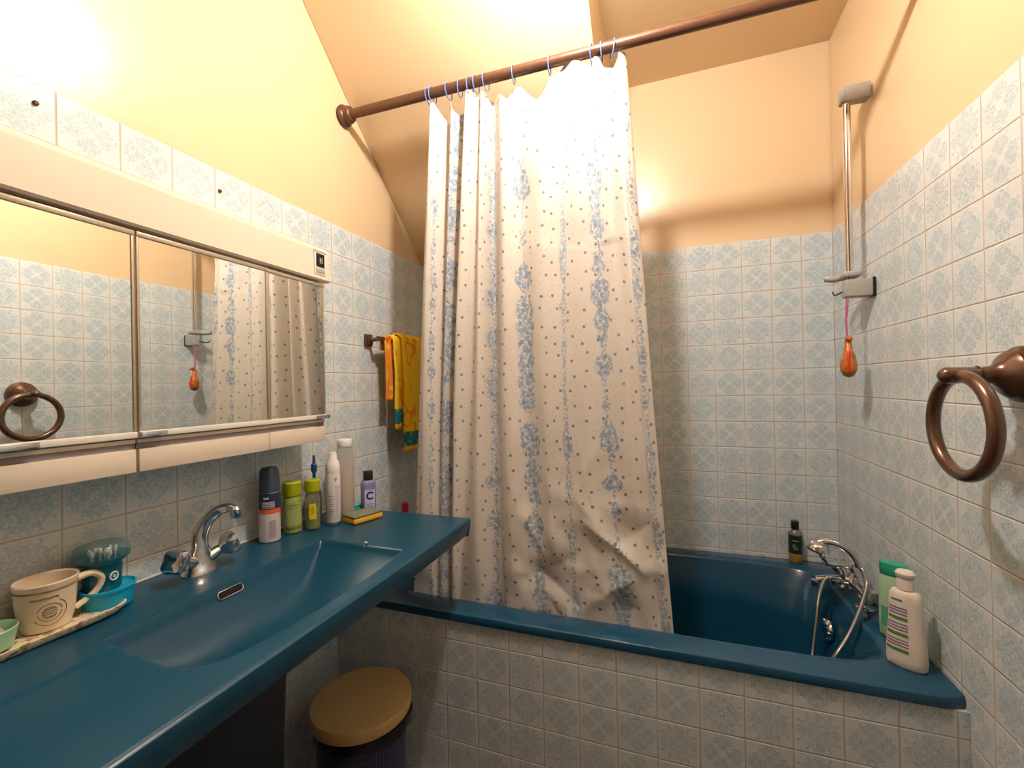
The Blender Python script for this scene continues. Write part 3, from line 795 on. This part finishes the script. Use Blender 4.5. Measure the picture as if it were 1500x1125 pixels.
# pale green soap dish at the left edge
t = thing('soap_holder', 'pale green ring-shaped soap holder at the left end of the dish', 'soap holder', (.078, -1.625, ZC + .0075), (0, 0, .0))
bm = nb(); lathe(bm, [(.024, .001), (.030, .004), (.034, .022), (.036, .034), (.0345, .036), (.0315, .032), (.028, .010), (.02, .006)], seg=36); obj('ring_body', bm, simple('pale green plastic', (.28, .52, .34), .3), t)
bm = nb(); sphere(bm, (0, 0, .022), .022, (1, 1, .7)); obj('soap', bm, simple('rosy soap', (.55, .38, .33), .5), t)

# cyan tub and cotton-bud pot
t = thing('cyan_tub', 'shallow bright cyan plastic tub near the wall behind the mug', 'tub', (.066, -1.457, ZC + .0008))
bm = nb(); lathe(bm, [(.034, 0), (.037, .003), (.0405, .034), (.0425, .036), (.0425, .040), (.040, .041), (.038, .037), (.034, .0348), (.010, .0345)], seg=44); obj('tub_body', bm, simple('cyan plastic', (.005, .33, .56), .28), t)
teal = simple('teal plastic', (.004, .11, .15), .25)
t = thing('cotton_bud_pot', 'dark teal pot with smoky clear lid full of cotton buds on the cyan tub', 'pot', (.058, -1.462, ZC + .0362))
pp = [(.027, 0), (.0285, .004), (.0305, .048), (.040, .057), (.0425, .060), (.0425, .064), (.039, .0635), (.029, .056), (.026, .008), (.01, .006)]
bm = nb(); lathe(bm, pp, seg=44); pot = obj('pot_body', bm, teal, t)
bm = nb(); lathe(bm, [(.0423, .0642), (.043, .070), (.041, .081), (.036, .0855), (.010, .087), (.0, .087)], seg=44, cap0=False); 
lid = obj('clear_lid', bm, simple('smoky lid', (.10, .22, .22), .08, alpha=.42), t)
bm = nb()
patch(bm, pp, -.62, -.10, .022, .040, na=10, nz=4)
bm.free(); bm = nb()
def on_pot(a, z): r = interp([(h, q) for q, h in pp[:3]], z, 1) + .0005; return (r * math.cos(a), r * math.sin(a), z)
tube(bm, [on_pot(.12 + .0068 * math.cos(2 * PI * k / 24) / .03, .026 + .0075 * math.sin(2 * PI * k / 24)) for k in range(24)], .0015, 8, closed=True)
tube(bm, [on_pot(.12 + .0018 * math.cos(2 * PI * k / 12) / .03, .026 + .0024 * math.sin(2 * PI * k / 12)) for k in range(12)], .0009, 6, closed=True)
obj('badge', bm, simple('white badge', (.75, .78, .78), .4), t)
bm = nb()
for a0, h in ((-1.02, .006), (-.92, .004), (-.80, .007), (-.68, .004), (-.56, .006), (-.44, .004)):
    tube(bm, [on_pot(a0, .018), on_pot(a0 + .03, .018 + h)], .0007, 5); tube(bm, [on_pot(a0, .018 + h * .5), on_pot(a0 + .09, .018 + h * .5)], .0006, 5)
obj('pot_lettering', bm, simple('grey ink', (.18, .30, .32), .5), t)
# cotton buds: standing in the pot
cot = simple('cotton', (.86, .82, .74), .9); stick = simple('bud stick', (.75, .74, .70), .5)
bud = None
for k in range(14):
    a = k * 2.4; r = .021 * math.sqrt((k + .5) / 14)
    if bud is None:
        bud = thing('cotton_bud', '', 'cotton bud', group='cotton buds in the teal pot')
        bm = nb(); tube(bm, [(0, 0, 0), (0, 0, .058)], .0011, 8); obj('stick', bm, stick, bud)
        bm = nb(); sphere(bm, (0, 0, .062), .0031, (1, 1, 2.2), 10, 8); obj('tip', bm, cot, bud); b = bud
    else: b = copy_thing(bud, (0, 0, 0))
    b.location = (.058 + r * math.cos(a), -1.462 + r * math.sin(a), ZC + .0445); b.rotation_euler = (.10 * math.sin(a * 3), .10 * math.cos(a * 2), 0)
    b['label'] = 'white cotton bud standing among others in the teal pot'

# bottles ------------------------------------------------------------
def bottle(name, label, loc, prof, mat, cap=None, capmat=None, sx=1, sy=1, p=2.0, rz=0, body='bottle_body', capname='cap', capp=None):
    t = thing(name, label, 'bottle', (loc[0], loc[1], ZC + .0008 if len(loc) < 3 else loc[2]), (0, 0, rz))
    bm = nb(); lathe(bm, prof, seg=40, sx=sx, sy=sy, p=p); obj(body, bm, mat, t)
    if cap:
        bm = nb(); lathe(bm, cap, seg=36, sx=sx if capp is None else capp, sy=sy if capp is None else capp); obj(capname, bm, capmat, t)
    return t
# shaving foam can
navy = simple('navy plastic', (.018, .030, .075), .25); silver = simple('pale grey can', (.62, .58, .56), .3, .2)
cp = [(.025, 0), (.0265, .003), (.0265, .076), (.0265, .130)]
t = bottle('shaving_can', 'tall shaving foam can, navy top, orange band, grey bottom, nearest the tap', (.060, -1.083), [(.024, 0), (.0265, .003), (.0265, .132), (.0255, .134)], silver,
           [(.0262, .1345), (.0262, .150), (.0255, .175), (.0235, .192), (.019, .200), (.008, .202)], simple('dark slate cap', (.035, .055, .085), .3)); t['category'] = 'can'
bm = nb(); lathe(bm, [(.0268, .090), (.0268, .1335)], seg=40, cap0=False, cap1=False); obj('navy_sleeve', bm, navy, t)
bm = nb(); lathe(bm, [(.0269, .078), (.0269, .0895)], seg=40, cap0=False, cap1=False); patch(bm, [(.0269, 0), (.0269, .2)], .35, 1.0, .068, .079); obj('orange_band', bm, simple('orange print', (.75, .12, .04), .3), t)
bm = nb(); patch(bm, [(.0272, 0), (.0272, .2)], -1.5, -.25, .092, .112); obj('label_panel', bm, simple('mauve print', (.25, .18, .28), .4), t)
bm = nb()
for zz in (.118,): patch(bm, [(.0272, 0), (.0272, .2)], -1.3, -.8, zz, zz + .005, nz=1)
for zz in (.0985, .1035, .1075): patch(bm, [(.0275, 0), (.0275, .2)], -1.35, -.35, zz, zz + .0016, nz=1)
obj('label_print', bm, silver, t)
bm = nb(); patch(bm, [(.0269, 0), (.0269, .2)], -.75, -.15, .014, .060); obj('grey_panel', bm, simple('grey print', (.36, .33, .33), .4), t)
# lime bottles
lime = simple('lime cap', (.36, .40, .004), .25); liq = glassy('pale green liquid', (.50, .60, .16), .1, 1.2)
liqd = simple('green liquid', (.28, .35, .07), .2)
t = bottle('green_lotion_bottle', 'squat green bottle with lime cap and pale label beside the shaving can', (.062, -1.008), [(.022, 0), (.0245, .003), (.0245, .085), (.0235, .100), (.020, .106)], liqd, [(.0245, .1065), (.0252, .110), (.0252, .143), (.0225, .146)], lime, capp=1)
bm = nb(); patch(bm, [(.0245, 0), (.0245, .085)], -1.6, .5, .024, .088); obj('label_panel', bm, simple('sage label', (.33, .40, .14), .45), t)
bm = nb()
patch(bm, [(.0251, 0), (.0251, .09)], -1.5, .3, .013, .019, nz=1); ol = simple('olive print', (.12, .14, .05), .45); obj('bottom_band', bm, ol, t); bm = nb(); patch(bm, [(.0251, 0), (.0251, .09)], -1.4, .1, .080, .082, nz=1); patch(bm, [(.0251, 0), (.0251, .09)], -1.2, -.2, .072, .0735, nz=1)
obj('label_print', bm, ol, t)
clear = glassy('clear plastic', (.86, .90, .86), .05, 1.25)
t = bottle('lime_top_bottle', 'clear bottle with lime cap and yellow label holding green liquid', (.098, -.968), [(.018, 0), (.0205, .003), (.0205, .085), (.0195, .100), (.015, .108)], clear, [(.0180, .1085), (.0212, .112), (.0212, .143), (.018, .146)], lime, capp=1)
bm = nb(); lathe(bm, [(.0180, .004), (.0188, .006), (.0188, .066), (.017, .067)], seg=32); obj('liquid', bm, simple('olive liquid', (.30, .34, .04), .2), t)
bm = nb(); patch(bm, [(.0208, 0), (.0208, .1)], -1.25, -.35, .032, .078); obj('label_panel', bm, simple('yellow label', (.72, .62, .02), .4), t)
bm = nb(); patch(bm, [(.0213, 0), (.0213, .1)], -1.0, -.6, .045, .066, skew=.006, nz=2); obj('label_print', bm, simple('amber print', (.60, .36, .02), .4), t)
# amber bottle with slim blue nozzle standing behind
t = bottle('amber_spray', 'olive amber bottle with thin blue nozzle behind the lime topped bottle', (.045, -.905), [(.019, 0), (.021, .003), (.021, .085), (.017, .10), (.010, .108)], simple('amber plastic', (.30, .24, .09), .2), [(.011, .1085), (.011, .125), (.0055, .130), (.005, .150), (.009, .156), (.009, .176), (.005, .180), (.0035, .205)], simple('blue nozzle', (.02, .09, .22), .35), capname='nozzle', capp=1)
# white spray
wpl = simple('white can', (.80, .75, .74), .3)
wp = [(.0195, 0), (.0215, .004), (.0215, .150), (.0205, .156)]
t = bottle('white_spray_can', 'tall slim white spray can with domed cap in front of the clear bottle', (.126, -.914), wp, wpl, [(.0205, .1565), (.0212, .160), (.0212, .178), (.018, .190), (.0135, .196), (.0125, .214), (.011, .218), (.004, .219)], simple('white cap', (.86, .80, .78), .3), capp=1); t['category'] = 'can'
bm = nb(); lathe(bm, [(.0217, .0015), (.0222, .004), (.0217, .009)], seg=36, cap0=False, cap1=False); obj('bottom_rim', bm, M['chrome'], t)
bm = nb()
wq = [(.0217, 0), (.0217, .2)]
for k, zz in enumerate((.030, .036, .042, .048, .058, .064, .072, .078, .088)): patch(bm, wq, -1.5, -1.0 + .12 * (k % 3), zz, zz + .0022, nz=1)
mg = simple('mauve grey print', (.34, .30, .40), .45); obj('label_print', bm, mg, t); bm = nb()
tube(bm, [(.0222 * math.cos(-.62 + .24 * k / 12), .0222 * math.sin(-.62 + .24 * k / 12), .138 + .006 * math.sin(k * .8)) for k in range(13)], .0009, 6)
obj('logo_print', bm, mg, t)
bm = nb(); patch(bm, [(.0216, 0), (.0216, .2)], -.55, .1, .04, .12); obj('label_panel', bm, simple('lilac print', (.62, .52, .62), .45), t)
# tall clear bottle, white cap
t = bottle('clear_bottle', 'tall clear plastic bottle with white screw cap behind the white can', (.105, -.836), [(.026, 0), (.0285, .004), (.0285, .19), (.027, .205), (.0235, .218), (.0215, .222)], glassy('frosted bottle', (.84, .79, .74), .28, 1.15), [(.0215, .2225), (.0232, .225), (.0232, .246), (.021, .249)], simple('bright white cap', (.84, .82, .78), .3), capp=1)
bm = nb(); lathe(bm, [(.0215, .006), (.0245, .008), (.0245, .160), (.023, .162)], seg=32); obj('contents', bm, simple('milky contents', (.70, .60, .53), .6, bumpy=.5), t)
# purple bottle marked C
pur = simple('violet liquid', (.20, .20, .44), .18)
t = bottle('violet_bottle', 'flat violet bottle with square black cap and large letter C', (.150, -.779), [(.0205, 0), (.0225, .003), (.0225, .096), (.0205, .104), (.017, .107)], pur, None, None, sx=.72, sy=1.0, p=5, rz=-.62)
bm = nb(); box(bm, (-.0115, -.0135, .1075), (.0115, .0135, .138), .002); obj('cap', bm, M['black'], t)
lav = simple('lavender label', (.50, .50, .74), .45)
bm = nb(); box(bm, (.01635, -.0165, .012), (.0168, .0165, .078), .0001, 1); obj('label_panel', bm, lav, t, smooth=False)
text_mesh('letter_mark', 'C', .034, simple('navy ink', (.012, .012, .06), .5), t, Matrix.Translation((.0171, .0, .056)) @ Matrix.Rotation(PI / 2, 4, 'Z') @ Matrix.Rotation(PI / 2, 4, 'X') , .0004)
bm = nb()
box(bm, (.0168, -.012, .074), (.01705, .012, .0752)); ii = simple('indigo ink', (.12, .12, .30), .5); obj('top_print', bm, ii, t, smooth=False); bm = nb()
for zz, w_ in ((.030, .012), (.025, .010), (.020, .011)): box(bm, (.0168, -w_, zz), (.01705, w_, zz + .0012))
obj('label_print', bm, ii, t, smooth=False)
# sponge
t = thing('sponge', 'yellow washing-up sponge with grey-green scouring side, in front of the bottles', 'sponge', (.185, -.852, ZC + .0006), (0, 0, -.30))
bm = nb(); box(bm, (-.034, -.052, 0), (.034, .052, .017), .005, 3); obj('foam', bm, simple('yellow foam', (.78, .42, .02), .9, vary=.3, bumpy=.8, bscale=260), t)
bm = nb(); box(bm, (-.0338, -.0518, .0172), (.0338, .0518, .0245), .003, 2); obj('scouring_pad', bm, simple('grey green scourer', (.17, .19, .14), .95, vary=.4, bumpy=1, bscale=320), t)
# small brown vial
t = bottle('brown_vial', 'tiny olive vial with dark red cap beside the sponge and white can', (.095, -.858), [(.010, 0), (.012, .002), (.012, .030), (.007, .035)], simple('olive glass', (.14, .10, .02), .2), [(.0085, .0355), (.0088, .037), (.0088, .052), (.007, .053)], simple('dark red cap', (.16, .01, .02), .3), capp=1)
# teal case lying behind the sponge
t = thing('teal_case', 'small teal plastic case lying between the sponge and the violet bottle', 'case', (.118, -.795, ZC + .0006), (0, 0, -.2))
bm = nb(); box(bm, (-.014, -.02, 0), (.014, .02, .022), .006, 3); obj('case_body', bm, simple('teal case plastic', (.02, .30, .26), .3), t)
bm = nb(); box(bm, (-.012, -.018, .0222), (.012, .018, .030), .004, 3); obj('case_lid', bm, simple('pale teal lid', (.08, .42, .38), .3), t)
# fallen chrome bead on the rim of the bowl
t = thing('chrome_stopper', 'tiny chrome chain end caught at the far edge of the bowl', 'chain end', (.337, -1.0335, ZC + .0002))
bm = nb(); sphere(bm, (0, 0, .004), .0055, (1.2, .8, .8), 14, 8); tube(bm, [(0, -.004, .003), (.001, -.009, -.004)], .0018, 8); obj('chain_end', bm, M['chrome'], t)

# pink bottle on the far bath corner
t = thing('pink_bottle', 'pink bottle on the bathtub ledge by the left wall, only its top visible', 'bottle', (.052, -.415, ZR + .0006))
t.scale = (.9, .9, 1.43)
bm = nb(); lathe(bm, [(.026, 0), (.029, .004), (.030, .10), (.026, .118), (.014, .128)], seg=32, sy=.7); obj('bottle_body', bm, simple('pink plastic', (.62, .06, .16), .3), t)
bm = nb(); lathe(bm, [(.014, .1285), (.016, .131), (.016, .152), (.012, .155)], seg=24); obj('cap', bm, simple('deep pink cap', (.55, .02, .12), .3), t)

# bottles on the bath rim
t = thing('bath_oil_bottle', 'small dark bottle with amber base on the back rim of the bathtub', 'bottle', (1.553, -.030, ZR + .0006), (0, 0, -.35))
bm = nb(); lathe(bm, [(.021, 0), (.0235, .003), (.0235, .034)], seg=36, sy=.8, cap1=False); obj('amber_base', bm, simple('amber oil', (.42, .24, .04), .15), t)
bm = nb(); lathe(bm, [(.0237, .0342), (.0237, .090), (.0235, .104), (.019, .116), (.012, .122)], seg=36, sy=.8, cap0=False); b = obj('bottle_body', bm, simple('dark green label', (.012, .022, .016), .3), t)
bm = nb(); lathe(bm, [(.0239, .105), (.0198, .1155), (.0125, .122), (.0125, .127)], seg=36, sy=.8, cap0=False); obj('shoulder', bm, simple('smoky plastic', (.16, .14, .13), .25), t)
bm = nb(); lathe(bm, [(.0125, .1275), (.0135, .129), (.0135, .156), (.012, .158)], seg=28); obj('cap', bm, M['black'], t)
bm = nb()
for zz, a0, a1 in ((.060, -1.9, -1.2), (.067, -1.8, -1.45), (.052, -1.7, -1.1), (.083, -1.9, -1.0)): patch(bm, [(.0240, 0), (.0240, .1)], a0, a1, zz, zz + .003, sy=.8, nz=1)
obj('label_print', bm, simple('straw ink', (.42, .40, .22), .5), t)
# green shampoo
t = thing('shampoo_bottle', 'pale green shampoo bottle with green flip cap behind the white lotion', 'bottle', (1.667, -.528, ZR + .0006), (0, 0, -.62))
t.scale = (.96, .96, .97)
gp = [(.028, 0), (.032, .004), (.034, .05), (.0335, .12), (.031, .165), (.029, .172)]
bm = nb(); lathe(bm, gp, seg=44, sx=1, sy=.62, p=2.6); obj('bottle_body', bm, simple('pale green plastic bottle', (.42, .62, .40), .3), t)
bm = nb(); lathe(bm, [(.0275, .1725), (.0305, .176), (.0315, .196), (.030, .206), (.025, .208)], seg=44, sy=.66, p=2.6); obj('flip_cap', bm, simple('sea green cap', (.03, .36, .25), .3), t)
bm = nb(); patch(bm, gp, -2.3, -1.0, .03, .085, sy=.62, p=2.6); obj('label_panel', bm, simple('green label', (.10, .38, .24), .4), t)
bm = nb(); patch(bm, gp, -1.5, -.8, .118, .140, sy=.62, p=2.6, off=.001); obj('orange_label', bm, simple('orange label', (.75, .25, .05), .4), t)
# white lotion
t = thing('lotion_bottle', 'white lotion bottle with purple and green stripes at the tub corner', 'bottle', (1.636, -.668, ZR + .0006), (0, 0, -.62))
t.scale = (.93, .93, 1)
lp = [(.036, 0), (.041, .004), (.0425, .02), (.0405, .06), (.036, .11), (.0345, .15), (.0335, .172), (.028, .182), (.020, .186)]
bm = nb(); lathe(bm, lp, seg=52, sx=1, sy=.58, p=2.5); obj('bottle_body', bm, simple('white lotion plastic', (.78, .68, .60), .3), t)
bm = nb(); lathe(bm, [(.0165, .1865), (.0185, .188), (.0185, .206), (.0165, .214), (.020, .218), (.021, .226), (.016, .232), (.008, .233)], seg=32, sy=.85); obj('cap', bm, simple('white lotion cap', (.80, .72, .66), .3), t)
A0, A1 = -2.55, -1.35
pur_m = simple('purple print', (.22, .12, .30), .45); grn_m = simple('leaf green print', (.08, .24, .03), .45); bb_ = nb()
for z0 in (.128, .090, .052):
    pp_, gg_ = nb(), nb()
    for k in range(3): patch(pp_, lp, A0, A1, z0 + .007 * k, z0 + .007 * k + .0028, sy=.58, p=2.5, off=.0009, nz=1)
    patch(gg_, lp, A0, A1, z0 - .013, z0 - .006, sy=.58, p=2.5, off=.0009, nz=2)
    obj('purple_lines', pp_, pur_m, t); obj('green_bar', gg_, grn_m, t)
patch(bb_, lp, A0 + .2, A1 - .3, .160, .1645, sy=.58, p=2.5, off=.0009, nz=2)
obj('blue_mark', bb_, simple('blue print', (.06, .22, .40), .45), t)

# ------------------------------------------------------------------ waste bin
t = thing('waste_bin', 'dark blue chequered waste bin with beige lid below the washbasin', 'waste bin', (.258, -.962, .0008))
mbn = bpy.data.materials.new('blue chequered bin'); n = N(mbn); x, y, z = n.sep(n.coord())
ang = n.m('ARCTAN2', y, x)
g1 = n.m('LESS_THAN', n.m('FRACT', n.m('MULTIPLY', ang, 13.0)), .09); g2 = n.m('LESS_THAN', n.m('FRACT', n.m('MULTIPLY', z, 46.0)), .06)
n.set(color=n.mix(n.m('MULTIPLY', n.m('MAXIMUM', g1, g2), .7), (.022, .026, .085), (.16, .17, .30)), rough=.5)
bm = nb(); lathe(bm, [(.105, 0), (.108, .004), (.124, .350), (.126, .362)], seg=64); obj('bin_body', bm, mbn, t)
bm = nb(); prof = []
rows = []
for j, (r, h) in enumerate(((.127, .330), (.132, .350), (.131, .366), (.120, .3665))):
    rows.append([((r + (.010 * noise.noise(Vector((math.cos(2 * PI * k / 72) * 3, math.sin(2 * PI * k / 72) * 3, j * .8))) + .012 * max(0, math.cos(2 * PI * k / 72 - .3)) ** 3) * (j in (0, 1, 2))) * math.cos(2 * PI * k / 72), (r + .006 * noise.noise(Vector((k * .4, j, 2)))) * math.sin(2 * PI * k / 72), h + (.014 * noise.noise(Vector((k * .35, 4, 0))) if j == 0 else 0)) for k in range(72)])
loft(bm, rows, False, False); b = obj('bin_liner', bm, simple('black bag', (.006, .006, .009), .35), t)
bm = nb(); lathe(bm, [(.134, .367), (.137, .3685), (.138, .372), (.1375, .396), (.1355, .399), (.128, .3995), (.02, .400)], seg=64); obj('bin_lid', bm, simple('beige lid', (.52, .36, .16), .4), t)

# ------------------------------------------------------------------ world, camera
w = bpy.data.worlds.new('World'); bpy.context.scene.world = w; w.use_nodes = True
w.node_tree.nodes['Background'].inputs[0].default_value = (.9, .85, .8, 1); w.node_tree.nodes['Background'].inputs[1].default_value = .05
yaw, pit, rol, fpx = .3403, .0037, -.0194, 643.03
F = Vector((-math.sin(yaw), math.cos(yaw), 0)); R = Vector((math.cos(yaw), math.sin(yaw), 0)); U = Vector((0, 0, 1))
F2 = F * math.cos(pit) + U * math.sin(pit); U2 = U * math.cos(pit) - F * math.sin(pit)
R3 = R * math.cos(rol) + U2 * math.sin(rol); U3 = U2 * math.cos(rol) - R * math.sin(rol)
cam = bpy.data.cameras.new('Camera'); co_ = bpy.data.objects.new('Camera', cam); col.objects.link(co_)
m3 = Matrix((R3, U3, -F2)).transposed().to_4x4(); m3.translation = Vector((W - 5.7784 * T, -19.03 * T, ZT - 5.4295 * T)); co_.matrix_world = m3
cam.sensor_width = 36; cam.lens = 36 * fpx / 1500; cam.clip_start = .02
sc = bpy.context.scene; sc.camera = co_
sc.view_settings.view_transform = 'Standard'; sc.view_settings.look = 'None'; sc.view_settings.gamma = 1; sc.view_settings.use_curve_mapping = False
sc.view_settings.exposure = 0.0
